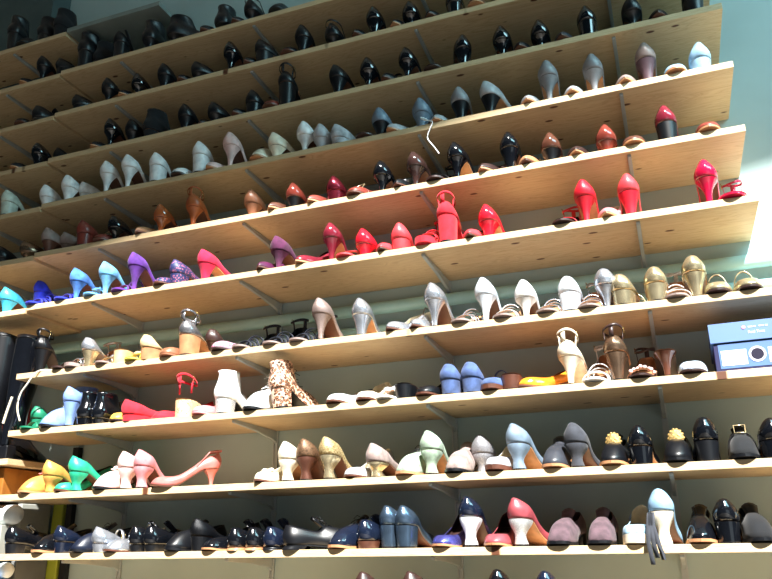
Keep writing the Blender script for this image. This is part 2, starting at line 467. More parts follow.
    if kind == 'loafer' or 'lace' in ex:
        # tongue rising out of the throat
        v = []; f = []
        for i in range(6):
            q = i/5; yy = mix((thr+.03)*L, (thr-.17)*L, q); zz = mix(zb(thr)+ht-.008, zb(thr)+ht+.030, q)
            for c in range(5):
                t = -1+c/2; v.append((t*mix(.014, .022, q), yy, zz-.010*t*t))
        for i in range(5):
            for c in range(4): a = i*5+c; f.append((a, a+5, a+6, a+1))
        obj('tongue', v, f, [U, mat('black')] if 'brooch' in ex else U, root, solid=.002)
    if 'lace' in ex:
        lc = mat('white') if col in ('white', 'cream', 'blueB') else mat('black'); v = []; f = []
        s0 = thr+.06; top = .05 if kind == 'boot' else 0
        for i in range(5):
            q = i/4; yy = mix(s0, thr-.12, q)*L; zz = zb(s0)+mix(ht-.006, ht+.012, q)+(.018 if kind == 'boot' else .006)+top*q*.6
            d = -1 if i % 2 else 1
            tube([(-.017, yy-.005*d, zz-.004), (0, yy, zz+.002), (.017, yy+.005*d, zz-.004)], .0014, 6, v, f)
        for sg in (-1, 1):
            tube([(0, yy, zz+.003), (sg*.016, yy+.008, zz+.012), (sg*.026, yy+.014, zz+.002), (sg*.014, yy+.016, zz-.004), (0, yy+.002, zz+.002)], .0013, 6, v, f)
            tube([(0, yy, zz+.003), (sg*.012, yy+.024, zz-.004), (sg*.02, yy+.034, zz-.012)], .0013, 6, v, f)
        obj('laces', v, f, lc, root)
    return root

# ------------------------------------------------------------------ setting
ZT = [1.8939, 1.6642, 1.4271, 1.1991, 0.965, 0.725, 0.428, 0.195, -0.0546, -0.2738]
T = .0235; D = .341; XR = 2.835
def struct(o): o['kind'] = 'structure'; return o
WY = D
v, f = box_vf(-3, 6, WY, WY+.12, 0, 4.75)
struct(obj('wall_back', v, f, WALL, smooth=False))
FLOOR = plain('floor_boards', (.29,.27,.24), .55, 0, .12, 2.5)
v, f = box_vf(-3, 6, -6, WY, -.1, 0); struct(obj('floor', v, f, FLOOR, smooth=False))
# unseen slab overhead; opening added and slanted to cut sun off upper shelves
CEIL = plain('ceiling_paint', (.86,.87,.86), .9)
v, f = [], []
for a in [(-3, 6, -1.0, .341, 4.75, 4.85), (-3, 6, -6, -4.9, 4.75, 4.85)]: box_vf(*a, v, f)
b_ = len(v); q_ = [(-3, -2.35), (6, -1.001), (6,-1.0), (-3, -1.0)]
v += [(x, y, 4.75) for x, y in q_]+[(x, y, 4.85) for x, y in q_]
f += [(b_+3, b_+2, b_+1, b_), (b_+4, b_+5, b_+6, b_+7)]+[(b_+i, b_+(i+1) % 4, b_+4+(i+1) % 4, b_+4+i) for i in range(4)]
struct(obj('sun_gate_ceiling', v, f, CEIL, smooth=False))
# dark return of the wall behind the top left boots
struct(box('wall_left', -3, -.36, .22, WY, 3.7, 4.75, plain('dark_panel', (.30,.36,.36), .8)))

# shelf boards
ordn = ['top', 'second', 'third', 'fourth', 'fifth', 'sixth', 'seventh', 'eighth', 'ninth', 'tenth']
def board(name_lab, x0, x1, ztop, d=D-.002, group='pine shelf boards', m=None):
    x0_ = 0; Lx = x1-x0
    v, f = box_vf(0, Lx, 0, d, -T, 0)
    o = obj('shelf_board', v, f, m or WOOD, smooth=False, loc=(x0, 0, ztop+ZS))
    b = o.modifiers.new('bevel', 'BEVEL'); b.width = .0012; b.segments = 2
    return tag(o, name_lab, 'shelf', group)
for i, z in enumerate(ZT):
    board(f'long pale pine plank, the {ordn[i]} full length shelf counting down from the top', -.001+.003, XR+(.5 if i >= 6 else 0), z)
board('pine plank, lowest of all, mostly below the frame', .002, XR+.5, ZT[9]-.235)
leftn = ['uppermost', 'second', 'third', 'fourth', 'fifth', 'sixth', 'seventh']
LZ = [2.118]+[ZT[i]-.012 for i in range(6)]
for i, z in enumerate(LZ):
    board(f'shaded pine plank in the left bay, {leftn[i]} one from the top', -1.4, -.002, z, group='left bay shelf boards')
board('pine plank under the tall dark boots at the left edge', -1.4, .02, .085, group='left bay shelf boards')
board('short grey board above the top row of black boots', .002, .535, 2.135, m=plain('grey_board', (.50,.54,.52), .7), group='upper boards')

# brackets and rails
def bracket(x, z, lab):
    r = empty('shelf_bracket', (x, WY-.004, z-T+ZS)); tag(r, lab, 'bracket', 'steel shelf brackets')
    w = .006; y1 = -(D-.022)
    prof = [(0, 0), (y1, 0), (y1-.003, -.004), (y1, -.011), (-.16, -.020), (-.03, -.036), (0, -.050)]
    n = len(prof); v = [(-w, y, zz-.0005) for y, zz in prof]+[(w, y, zz-.0005) for y, zz in prof]
    f = [tuple(range(n)), tuple(range(2*n-1, n-1, -1))]+[(j, j+n, (j+1) % n+n, (j+1) % n) for j in range(n)]
    a = obj('arm', v, f, METAL, r, smooth=False); b = a.modifiers.new('bevel', 'BEVEL'); b.width = .0012; b.segments = 2
    box('hook', -.004, .004, -.004, .001, -.048, -.012, METAL, a)
    return r
BX = [.338, 1.035, 1.765, 2.484]
bn = ['first', 'second', 'third', 'fourth']
for i, z in enumerate(ZT):
    for j, x in enumerate(BX): bracket(x, z, f'pale steel bracket under the {ordn[i]} full length shelf, {bn[j]} from the left')
for i, z in enumerate(LZ):
    bracket(-.34, z, f'pale steel bracket under the {leftn[i]} board of the left bay')
for j, x in enumerate([-.34]+BX):
    r = empty('wall_rail', (x, WY-.004, 0)); tag(r, f'vertical slotted steel rail on the wall, {["far left one","first","second","third","fourth"][j]} behind the long shelves', 'rail', 'slotted wall rails')
    v, f = [], []
    for s in (-1, 1): box_vf(s*.008-.002, s*.008+.002, -.006, .0035, 1.0, 2.18+ZS+(.05 if j == 1 else 0), v, f)
    box_vf(-.008, .008, .000, .0035, 1.0, 2.18+ZS, v, f)
    obj('channel', v, f, METAL, r, smooth=False)
# painted pipes between the sixth and seventh shelves
PIPE = plain('pipe_paint', (.66,.84,.85), .35, 0, .03)
for zc, rr, lab in ((.618, .024, 'thick pale teal pipe running along the wall above the silver shoes'), (.535, .016, 'thinner pale pipe low on the wall behind the silver shoes')):
    v, f = tube([(-1.2, WY-.032, zc+ZS), (3.02 if rr > .02 else 4.5, WY-.032, zc+ZS)], rr, 20)
    o = obj('wall_pipe', v, f, PIPE); autosmooth(o, 50); tag(o, lab, 'pipe', 'wall pipes')

# ------------------------------------------------------------------ shoes
# row | x | y | heel or toe out | turn | heel height | kind | heel | colour | heel colour | details | description
SHOES = """
A|-0.3718|-0.002|b|0.0|0.1034|boot|block|black|-||black ankle boot with raised shaft
A|-0.2761|-0.018|t|10.0|0.04|boot|block|black|-||black ankle boot with open top
A|-0.2021|0.018|b|-29.6|0.0544|boot|block|black|-||black slouched ankle boot
A|-0.0753|-0.002|b|-10.4|0.0586|boot|block|blackS|-||black suede ankle boot nearest the board end
B|-0.2335|-0.018|t|0.0|0.06|pump|slim|black|-|tan|black court shoe with tan sole
B|-0.1397|-0.002|b|0.0|0.0788|pump|slim|black|-||black high court shoe
B|-0.0574|0.028|b|-40.0|0.06|pump|block|black|-|tan|black low shoe with pale sole
C|-0.2043|-0.018|t|10.0|0.05|pump|block|black|-||black low round shoe
C|-0.1253|-0.002|b|-20.0|0.0194|loafer|flat|black|-||black flat loafer
D|-0.203|-0.018|t|0.0|0.06|pump|slim|black|-|tan|black court shoe showing a tan sole
D|-0.0871|-0.002|b|0.2|0.0569|pump|cone|blackP|-||black round backed court shoe
D|-0.0401|0.078|b|-10.1|0.06|pump|cone|black|-||black court shoe set back in shadow
0|0.0999|-0.002|b|-15.0|0.0897|boot|block|black|-||black ankle boot with wide shaft
0|0.1583|0.038|b|-29.8|0.0455|boot|block|blackS|-||black suede boot beside the wide boot
0|0.3157|-0.002|b|-0.2|0.0804|pump|block|black|-|tstrap|black narrow heeled shoe with upright strap
0|0.4765|-0.002|b|-10.0|0.0522|boot|cone|black|-||black ankle boot with folded cuff
0|0.6032|-0.002|b|-47.6|0.0292|boot|slim|black|-||black pointed ankle boot turned sideways
0|0.7856|-0.018|t|-9.5|0.05|pump|slim|black|-||black court shoe toe
0|0.8685|-0.002|b|-2.4|0.0218|boot|slim|black|-||black slim heeled bootie with ridged back
0|0.9489|-0.018|t|0.0|0.06|pump|slim|black|-||black low court shoe
0|1.0103|-0.002|b|-10.0|0.0478|pump|slim|black|-|sling|black slingback court shoe beside the wall rail
0|1.1449|-0.018|t|0.0|0.05|loafer|flat|black|-||black flat shoe near the frame top
1|0.0965|0.008|b|-34.5|0.0234|pump|block|black|-||black low heeled court shoe
1|0.2792|-0.002|b|-0.5|0.0645|pump|slim|black|-|tan|black court shoe with narrow heel
1|0.378|-0.018|t|0.0|0.07|pump|slim|black|-|tan|black court shoe with tan sole edge
1|0.4463|-0.002|b|0.0|0.0473|pump|slim|blackP|-|tan|shiny black court shoe over tan sole
1|0.5858|-0.002|b|0.0|0.0618|pump|cone|black|-||black court shoe with egg shaped back
1|0.6914|-0.018|t|0.0|0.07|pump|slim|black|-||black thin soled court shoe
1|0.7534|-0.002|b|-32.7|0.0245|pump|cone|black|-|tan,bow|black low shoe with a pale bow
1|0.9232|-0.002|b|-2.1|0.0842|pump|slim|blackP|-||black court shoe with glossy tall heel
1|1.0203|-0.018|t|-5.0|0.08|pump|slim|black|-||black pointed court shoe
1|1.0691|-0.002|b|-27.2|0.0524|pump|block|black|-||black broad backed court shoe
1|1.2087|-0.018|t|-1.5|0.05|pump|block|black|-||black rounded court shoe
1|1.2682|-0.002|b|-1.2|0.0707|pump|cone|black|-||black wide egg shaped court shoe
1|1.404|-0.002|b|-5.0|0.0401|pump|slim|black|-|sling|black peep backed slingback with slim heel
1|1.5189|-0.018|t|0.0|0.06|pump|slim|black|-||black court shoe lying low
1|1.5885|-0.002|b|0.0|0.0675|pump|cone|blackP|-||black glossy tall court shoe
1|1.6837|-0.018|t|0.1|0.06|pump|slim|black|-|tan,bow|black court shoe with pale trim
1|1.7425|-0.002|b|-0.0|0.0471|pump|slim|blackP|-||black court shoe with shining back
1|1.8293|-0.018|t|0.0|0.06|pump|slim|black|-||black round toed court shoe
1|1.9208|-0.002|b|0.0|0.0456|pump|block|blackP|-||black block heeled court shoe
1|2.008|-0.018|t|0.0|0.06|pump|block|brown|-|tan|dark brown court shoe with tan sole
2|0.0719|0.062|t|0.0|0.06|pump|cone|black|-||black court shoe in shade
2|0.2546|-0.018|t|0.0|0.07|pump|slim|black|-|tan|black court shoe with beige sole tip
2|0.3217|-0.002|b|0.0|0.0789|pump|slim|blackP|-||black shiny court shoe with long curved heel
2|0.4405|-0.002|b|0.0|0.0477|pump|cone|black|-||black court shoe next to tan lined boot
2|0.5304|-0.002|b|-15.0|0.0337|boot|block|blackS|-|tan|black suede bootie with tan lining
2|0.7156|-0.002|b|0.0|0.0601|pump|cone|black|-||black rounded court shoe
2|0.803|0.002|t|0.0|0.06|pump|cone|black|-||black plain court shoe
2|0.8571|-0.002|b|-19.7|0.0347|pump|cone|black|-|buckle|black low court shoe with metal trim
2|0.9786|-0.018|t|-0.3|0.05|pump|cone|black|-||black slim toed court shoe
2|1.0475|-0.002|b|0.0|0.0476|pump|block|black|-||black low back court shoe
2|1.1348|-0.018|t|0.0|0.06|pump|block|redbrown|-||dark reddish court shoe
2|1.1961|-0.002|b|-5.0|0.1074|sandal|block|black|-|plat2,ankle,cup,in_tan|tall black platform sandal with tan lining
2|1.4192|-0.002|b|-20.0|0.0721|pump|cone|black|-||black court shoe turned to the right
2|1.5608|-0.002|b|0.0|0.0706|pump|slim|blackP|-||black glossy upright court shoe
2|1.6396|-0.018|t|-5.0|0.07|pump|slim|black|-|strap|black strapped court shoe
2|1.7186|-0.002|b|-8.0|0.0734|pump|slim|blackP|-||black smooth court shoe left of the strappy toe
2|1.829|-0.018|t|0.0|0.06|sandal|slim|black|-||black strappy sandal beside the bracket
2|1.9529|-0.002|b|18.0|0.0665|pump|cone|blackP|-||black glossy court shoe leaning left
2|2.0936|-0.002|b|0.0|0.065|pump|slim|blackP|-||black shiny round backed court shoe
2|2.1628|-0.018|t|0.0|0.06|pump|slim|black|-||black small court shoe with bead trim
2|2.2334|-0.002|b|0.0|0.0506|pump|slim|blackP|-||black round court shoe before grey toe
2|2.3132|-0.018|t|0.0|0.06|pump|slim|greyD|-||dark grey court shoe
2|2.4002|-0.002|b|0.0|0.0618|pump|block|blackP|-||black court shoe with block heel and gloss
2|2.47|0.042|t|0.0|0.06|pump|cone|black|-||black court shoe placed far back
2|2.5537|-0.002|b|0.0|0.056|pump|slim|black|-||black matt tall court shoe
2|2.6375|-0.018|t|0.0|0.06|pump|slim|black|-||black low domed court shoe
2|2.7529|-0.002|b|0.0|0.054|pump|block|black|-||black court shoe at the right board end
E|-0.2276|-0.002|b|0.0|0.0685|pump|block|offwhite|-||off-white block heeled court shoe
E|-0.1403|0.032|t|0.0|0.06|pump|block|offwhite|-||off-white court shoe behind the block heel
E|-0.0004|-0.002|b|-5.0|0.0514|pump|cone|white|-||white low court shoe at left board end
3|0.1206|-0.002|b|0.1|0.0653|pump|cone|white|-||white cone heeled court shoe
3|0.1547|0.058|b|-38.7|0.05|pump|cone|white|-||white low court shoe angled inward
3|0.3282|-0.002|b|-1.6|0.0923|pump|slim|white|-||white high court shoe with seam
3|0.4402|-0.002|b|-6.0|0.1003|pump|slim|white|-||tallest white court shoe with flared heel
3|0.5896|-0.002|b|0.0|0.0796|pump|block|white|-||white court shoe with broad block heel
3|0.7059|-0.018|t|-13.2|0.06|mule|block|white|-|inblack|white backless mule with black insole
3|0.8043|-0.002|b|-1.7|0.0866|pump|block|white|-||white smooth court shoe with block heel
3|0.8675|-0.018|t|-8.4|0.06|pump|cone|blush|-|tan|pale pink court shoe
3|0.9507|-0.002|b|-1.4|0.0985|pump|slim|blush|-||tall pale pink court shoe
3|1.0853|-0.018|t|-5.0|0.05|loafer|flat|cream|-|lace,tan|cream lace-up flat with dark sole
3|1.1525|-0.002|b|-23.5|0.0506|pump|cone|cream|-|inblack|cream court shoe with black lining
3|1.2888|-0.002|b|-1.6|0.0719|pump|slim|white|-||bright white tall court shoe
3|1.3615|-0.002|b|-0.0|0.0444|pump|cone|greyL|-||light grey suede court shoe
3|1.4265|-0.002|b|-23.8|0.0262|pump|block|greyLS|-||light grey low shoe turned right
3|1.5464|-0.018|t|-3.9|0.05|sandal|block|taupe|-|tan|small taupe strappy shoe
3|1.6079|-0.002|b|-2.8|0.0597|pump|cone|blueG|black||blue grey court shoe with black heel
3|1.6525|-0.018|t|-17.9|0.07|pump|cone|greyL|-|tan|light grey court shoe with tan sole
3|1.772|-0.002|b|-1.7|0.0622|pump|cone|blueG|-||blue grey glossy court shoe
3|1.8366|-0.018|t|-0.0|0.06|pump|cone|greyL|-|tan|pale grey court shoe with white lace on it
3|1.9226|-0.002|b|0.0|0.073|pump|cone|grey|black||grey court shoe with dark glossy heel
3|2.0186|-0.002|b|-31.0|0.0718|pump|cone|greyL|black|tan|light grey court shoe with dark heel turned right
3|2.173|-0.018|t|-1.0|0.07|pump|slim|greyL|-|tan|pale grey court shoe
3|2.2469|-0.002|b|0.0|0.1017|pump|slim|grey|-|tan|tall grey suede court shoe with slender heel
3|2.3273|-0.018|t|0.0|0.07|pump|slim|greyL|-|tan|silver grey court shoe
3|2.4015|-0.002|b|0.0|0.0874|pump|slim|grey|-|tan|grey suede court shoe with tan arch
3|2.5035|-0.018|t|0.0|0.07|pump|slim|taupe|-|tan|taupe court shoe
3|2.5763|-0.002|b|0.0|0.085|pump|cone|taupe|mauve||taupe court shoe with mauve heel
3|2.6628|-0.018|t|0.0|0.05|pump|block|blueL|-|tan|light blue court shoe
3|2.7436|-0.002|b|0.0|0.04|pump|block|blueL|-||light blue low court shoe at the right end
F|-0.2121|-0.002|b|0.0|0.02|pump|block|black|-||black low shoe at the frame edge
F|-0.0741|-0.002|b|-30.0|0.0236|pump|cone|bronzeM|-||bronze metallic low court shoe
4|0.0463|-0.002|b|-4.3|0.0558|pump|cone|taupe|brown||taupe brown court shoe with darker heel
4|0.0876|0.058|b|-34.6|0.05|pump|cone|taupe|-||taupe court shoe set behind
4|0.2376|-0.002|b|-5.6|0.0588|pump|block|redbrown|-||reddish brown block heeled court shoe
4|0.3383|-0.018|t|-10.0|0.06|pump|block|redbrown|-|buckle|reddish brown shoe with small buckle
4|0.4007|-0.002|b|-10.0|0.0525|pump|slim|blackP|-||shiny black court shoe among brown ones
4|0.5442|-0.018|t|-9.7|0.06|pump|slim|tan|-||tan court shoe
4|0.6355|-0.002|b|-0.3|0.0638|pump|slim|cognacP|-||polished cognac court shoe
4|0.7924|-0.002|b|0.0|0.0841|pump|slim|cognac|-|ankle|cognac slingback with rear strap loop
4|1.0651|-0.002|b|0.0|0.0506|pump|cone|brownL|-||mid brown court shoe with cone heel
4|1.1626|-0.018|t|-9.0|0.06|pump|cone|brown|-|tan|brown court shoe
4|1.2493|-0.002|b|-0.9|0.0446|pump|cone|redbrownP|black||glossy red brown court shoe with black heel
4|1.3303|-0.018|t|-10.5|0.06|pump|cone|redbrown|-|tan|red brown court shoe
4|1.4216|-0.002|b|-1.3|0.0388|pump|block|burgM|-||dusky burgundy court shoe
4|1.4996|-0.018|t|-16.1|0.06|pump|block|redbrown|-|buckle|red brown strapped court shoe
4|1.6116|-0.002|b|-1.6|0.0658|pump|slim|blackP|-||tall shiny black court shoe
4|1.6833|-0.018|t|0.0|0.06|pump|slim|black|-|bow|black court shoe with pale trim
4|1.7381|-0.002|b|-12.0|0.0763|pump|slim|brownDP|-||very dark plum brown glossy court shoe
4|1.8164|-0.018|t|-8.0|0.07|sandal|slim|black|-|ankle|black strappy sandal with ankle strap
4|1.893|-0.002|b|-14.0|0.0823|pump|slim|blackP|-|tan|glossy black stiletto court shoe with tan arch
4|1.9948|-0.018|t|-11.5|0.07|pump|slim|brownD|-|tan|dark brown pointed court shoe
4|2.0918|-0.002|b|-0.4|0.0796|pump|cone|blackP|-||black brown egg shaped court shoe
4|2.1515|-0.018|t|-0.1|0.07|pump|cone|tan|-||tan edged court shoe
4|2.2341|-0.002|b|0.0|0.0468|pump|cone|brownP|black||brown polished court shoe with black heel
4|2.319|-0.018|t|0.0|0.07|pump|cone|brownD|-|tan|dark court shoe with pale rim
4|2.4172|-0.002|b|0.0|0.0374|pump|cone|redbrownP|-|tan|red brown court shoe with shiny heel
4|2.5027|-0.018|t|0.0|0.06|pump|block|brown|-|tan|brown round toed court shoe
4|2.6075|-0.002|b|-4.0|0.0652|pump|block|burgP|black||burgundy court shoe with black block heel
4|2.7315|-0.018|t|0.0|0.06|pump|block|redbrown|-|tan|red brown court shoe near the right end
G|-0.1431|-0.002|b|-10.0|0.0568|pump|cone|cyan|-|bow|bright cyan court shoe with bow
5|0.0206|-0.018|t|-6.7|0.08|sandal|block|royalS|-|strappy|royal blue strappy sandal
5|-0.0309|0.068|b|-9.0|0.09|sandal|block|royalS|-|cup,strappy|royal blue strappy sandal behind
5|0.1724|-0.018|t|-9.9|0.08|sandal|block|royalS|-|strappy|royal blue sandal with many straps
5|0.232|-0.002|b|-12.0|0.0798|pump|slim|blueMS|-||mid blue suede court shoe
5|0.3262|-0.018|t|-4.7|0.07|sandal|slim|sky|-|bow|sky blue sandal with bow
5|0.3834|-0.002|b|-8.2|0.0867|pump|slim|skyS|-||sky blue suede court shoe
5|0.4654|-0.018|t|-9.8|0.08|sandal|slim|purpleS|-|strappy|purple pleated sandal
5|0.5251|-0.002|b|-12.1|0.1063|pump|slim|purpleS|-||tall purple suede court shoe
5|0.6693|-0.018|t|-5.0|0.05|pump|block|floral|-||navy floral court shoe
5|0.7321|-0.002|b|-15.0|0.0441|pump|block|floral|-||navy and pink floral court shoe
5|0.8575|-0.002|b|-22.0|0.0679|pump|cone|crimsonS|-|tan|crimson suede court shoe
5|1.1289|-0.018|t|0.0|0.06|pump|slim|plum|-||dark plum low court shoe
5|1.1845|-0.002|b|-14.0|0.0721|pump|slim|plumS|-||plum suede court shoe with slim heel
5|1.2841|-0.018|t|-19.8|0.07|pump|cone|burgP|-|tan|burgundy studded court shoe
5|1.4092|-0.002|b|-1.8|0.0892|pump|slim|burgP|-|tan|glossy dark burgundy court shoe
5|1.4664|-0.018|t|-5.0|0.06|sandal|slim|coral|-||coral strappy sandal
5|1.538|-0.002|b|-5.3|0.0442|pump|cone|redP|-|inwhite|red court shoe with white lining
5|1.6178|-0.018|t|0.9|0.06|pump|cone|coral|-||coral court shoe
5|1.6809|-0.002|b|2.5|0.0429|pump|block|coral|-||coral block heeled court shoe
5|1.7676|-0.018|t|-8.0|0.09|sandal|block|redS|-|plat2,ankle,strappy|red suede strappy platform sandal
5|1.8495|-0.002|b|-6.0|0.105|sandal|block|redS|-|plat2,ankle,cup,strappy|tall red suede sandal with ankle strap
5|1.9403|-0.018|t|0.0|0.06|pump|cone|coral|-||coral rounded court shoe
5|1.9958|-0.002|b|-8.0|0.0581|pump|cone|redP|-|tan|bright red patent court shoe
5|2.2481|-0.018|t|-5.0|0.06|sandal|slim|red|-|ankle,inblack|red sandal with black insole
5|2.325|-0.002|b|-5.0|0.0899|pump|slim|red|-|tan|red court shoe with tall slim heel
5|2.3922|-0.018|t|-4.7|0.07|pump|slim|pink|-|tan|pink court shoe with tan sole
5|2.4667|-0.002|b|-0.3|0.0841|pump|cone|coral|red||coral court shoe with smooth red heel
5|2.6985|-0.002|b|-6.0|0.0873|pump|slim|crimsonP|-||crimson satin court shoe with slim heel
5|2.7605|-0.018|t|-8.0|0.06|sandal|slim|crimsonP|-|ankle|crimson strappy sandal with dark insole
6|0.0646|0.028|b|0.0|0.11|sandal|cone|black|-|ankle,cup|black tall heeled sandal
6|0.2049|-0.018|t|-10.0|0.06|sandal|block|blackS|-|in_tan|black sandal with tan insole
6|0.2696|-0.018|t|-13.7|0.07|sandal|slim|silverM|-|ankle,strappy,plat1|silver and white strappy sandal
6|0.3366|-0.002|b|-12.3|0.07|sandal|cone|silverM|goldM|cup|silver sandal with metallic heel
6|0.4245|-0.018|t|-7.7|0.06|sandal|slim|goldM|-|strappy|pale gold strappy sandal
6|0.5013|-0.002|b|-2.2|0.055|sandal|wedge|beige|-|strappy|beige wedge sandal
6|0.5684|-0.018|t|-4.0|0.05|sandal|wedge|lime|-|strappy,bow|lime yellow strappy sandal
6|0.62|-0.002|b|-29.5|0.05|sandal|wedge|beige|tan|cup|beige wedge sandal with tan side
6|0.7241|-0.018|t|-13.8|0.06|mule|wedge|brownL|-||light brown mule
6|0.8033|-0.002|b|-6.6|0.075|sandal|block|greyM|tan|ankle,cup,plat1,big|grey metallic ankle strap sandal with tan block heel
6|0.8586|0.088|b|-13.1|0.07|sandal|slim|brownD|-|cup|dark brown ruffled sandal behind
6|0.952|-0.018|t|-16.0|0.05|mule|flat|floralP|-||pink grey patterned slip on
6|1.046|-0.018|t|-10.0|0.06|sandal|block|navyS|-|ankle,cup,strappy|navy sandal with folded ankle strap
6|1.175|-0.018|t|-8.0|0.07|sandal|slim|navyS|-|cup,strappy,ankle|navy strappy sandal with raised heel cup
6|1.2801|-0.018|t|-13.1|0.07|sandal|slim|navyS|-|cup,strappy,ankle|navy grey strappy sandal beside the glitter shoe
6|1.3685|-0.002|b|-4.9|0.0982|pump|slim|taupeG|-||mauve glitter court shoe with tall heel
6|1.5269|-0.002|b|0.0|0.0773|pump|cone|silverM|-|tan|silver court shoe with tan arch
6|1.6391|-0.018|t|-15.5|0.06|pump|slim|silverM|-||pale silver pointed court shoe
6|1.7304|-0.018|t|-4.5|0.07|pump|slim|silverM|-|sling|silver slingback
6|1.7912|-0.002|b|-10.0|0.098|pump|slim|silverM|-||tall silver metallic court shoe
6|1.8818|-0.018|t|-14.6|0.07|sandal|slim|silverM|-|strappy|silver sandal with thin straps
6|1.9705|-0.002|b|-6.3|0.0916|pump|slim|pearl|-||pearl silver stiletto court shoe
6|2.0286|-0.018|t|-8.0|0.07|sandal|slim|glitW|-|strappy,in_tan|white glitter sandal
6|2.1051|-0.002|b|-3.0|0.0653|pump|slim|white|-||white satin court shoe with flared heel
6|2.1686|-0.018|t|-10.6|0.07|sandal|slim|silverM|-|strappy|silver multi strap sandal
6|2.2447|-0.002|b|-5.7|0.065|sandal|block|pearl|-|cup|pearl block heeled sandal
6|2.3014|-0.018|t|-5.9|0.07|sandal|slim|silverM|-|strappy,ankle|silver sandal with crumpled straps
6|2.358|-0.002|b|-8.2|0.075|sandal|slim|silverM|-|cup|thin silver heeled sandal
6|2.4014|-0.002|b|-17.3|0.05|sandal|block|goldM|-|cup,strappy|light gold sandal tipped sideways
6|2.5098|-0.002|b|-1.9|0.06|sandal|block|goldM|-|cup,strappy|cream gold block heeled sandal
6|2.563|-0.018|t|-3.5|0.07|sandal|slim|glitW|-|strappy,ankle|white jewelled sandal
6|2.6229|-0.002|b|-2.8|0.08|sandal|cone|goldM|-|cup,strappy|gold metallic sandal with flared heel
6|2.6786|-0.018|t|-5.1|0.06|mule|block|goldM|-|strap,in_brown|gold trimmed brown sandal with stud
6|2.7679|-0.018|t|0.0|0.06|mule|block|goldM|-|strap,in_brown|gold trimmed brown sandal at the frame edge
7|0.0856|-0.018|t|-8.6|0.05|sandal|wedge|greenS|-|strappy|green strappy sandal
7|0.0409|0.078|b|-9.6|0.06|sandal|wedge|greenS|-|cup,strappy|green ruffled sandal behind
7|0.1776|-0.018|t|-16.6|0.08|boot|cone|blueB|-|lace|light blue lace-up ankle boot
7|0.2787|-0.002|b|-4.2|0.1004|pump|cone|blueB|-||light blue court shoe with conical heel
7|0.356|-0.002|b|-0.4|0.0286|boot|block|blackP|-||black patent ankle boot
7|0.4294|-0.002|b|0.0|0.02|boot|block|blackP|-|buckle|black patent ankle boot with metal ring
7|0.5177|-0.008|t|0.0|0.02|mule|flat|yellow|-||small yellow slip on
7|0.5612|-0.002|b|-36.3|0.0267|pump|wedge|redS|-||red canvas wedge shoe
7|0.6782|0.022|t|-28.5|0.04|pump|wedge|redS|-||red canvas shoe pushed back
7|0.8078|-0.002|b|-6.6|0.06|sandal|wedge|floralC|-|ankleR,big|cream floral wedge sandal with red strap
7|0.8875|-0.018|t|-12.9|0.05|pump|wedge|pink|-|tan|pink red round toed shoe
7|0.9817|-0.002|b|-2.9|0.0569|boot|block|white|silverG||white bootie with glittering silver block heel
7|1.104|-0.018|t|-10.0|0.06|boot|block|white|-|lace|white lace-up ankle boot
7|1.2114|-0.002|b|-16.0|0.074|boot|block|leopard|-|lace,lean|leopard print bootie with dark laces
7|1.4277|-0.018|t|-14.0|0.03|pump|flat|white|-|inblack|white flat peep shoe
7|1.5459|-0.018|t|0.0|0.05|pump|flat|cream|-||cream round toed flat
7|1.6144|-0.018|t|-9.9|0.03|sandal|flat|white|-|bow|white ruffled sandal
7|1.6742|-0.002|b|-12.1|0.05|sandal|block|black|-||black open sandal with square heel
7|1.7522|-0.018|t|-12.1|0.04|pump|flat|black|-||black plain flat
7|1.8388|-0.002|b|-4.4|0.05|sandal|block|denimS|-|cup|denim blue sandal with block heel
7|1.9116|-0.002|b|-2.4|0.05|sandal|block|denimS|-|cup|denim blue sandal with fluted heel
7|1.9752|-0.018|t|-6.4|0.04|pump|block|denimS|-|strap,plat1|denim blue shoe with cut out strap
7|2.0394|-0.002|b|-5.3|0.05|mule|block|orangeP|brown||orange mule with brown heel
7|2.0696|0.002|t|-42.0|0.04|pump|cone|orangeP|-||orange patent shoe with toe pointing left
7|2.2203|-0.002|b|-16.5|0.09|sandal|slim|cream|-|ankle|cream stiletto sandal with ankle strap
7|2.2928|-0.018|t|-9.8|0.08|sandal|slim|white|-|ankle,strappy|white sandal with looped ankle strap
7|2.3657|-0.002|b|-5.9|0.09|sandal|cone|bronzeM|-|ankle|bronze heeled sandal with brown ankle strap
7|2.431|-0.018|t|-5.9|0.06|sandal|cone|bronzeM|-|ankle,pearls|bronze sandal with pearl cluster on toe
7|2.5107|-0.002|b|-0.1|0.08|mule|slim|brownP|-||brown glossy mule
7|2.577|-0.018|t|-4.0|0.06|mule|block|floralB|-||pale blue floral mule
8|0.1158|-0.018|t|-18.0|0.04|loafer|flat|mustard|-|tan,bow|mustard flat with pink bow
8|0.2192|-0.002|b|-12.0|0.0665|pump|louis|mustard|-||mustard yellow court shoe with round back
8|0.2825|-0.008|t|-14.0|0.06|pump|louis|green|-||green court shoe
8|0.3401|-0.002|b|-24.0|0.0759|pump|louis|green|-||green court shoe with curved heel
8|0.4741|-0.018|t|-14.3|0.05|loafer|louis|blush|-|bow|pale pink shoe with knot
8|0.5776|-0.002|b|-1.6|0.0799|pump|louis|blush|-||pale pink court shoe with curved heel
8|0.6484|-0.002|b|-2.0|0.0822|pump|louis|pink|-||pink court shoe with tall back
8|0.7245|-0.018|t|-50.0|0.07|pump|slim|pinkD|-|sling|dusky pink slingback turned sideways
8|1.1499|-0.018|t|-12.9|0.05|pump|slim|creamS|-|bow|cream court shoe with bow
8|1.2509|-0.002|b|-0.8|0.0761|pump|louis|cream|-|tan|cream court shoe with curved heel
8|1.3213|-0.002|b|-0.2|0.0815|pump|louis|snake|brownG||brown snakeskin court shoe with curved heel
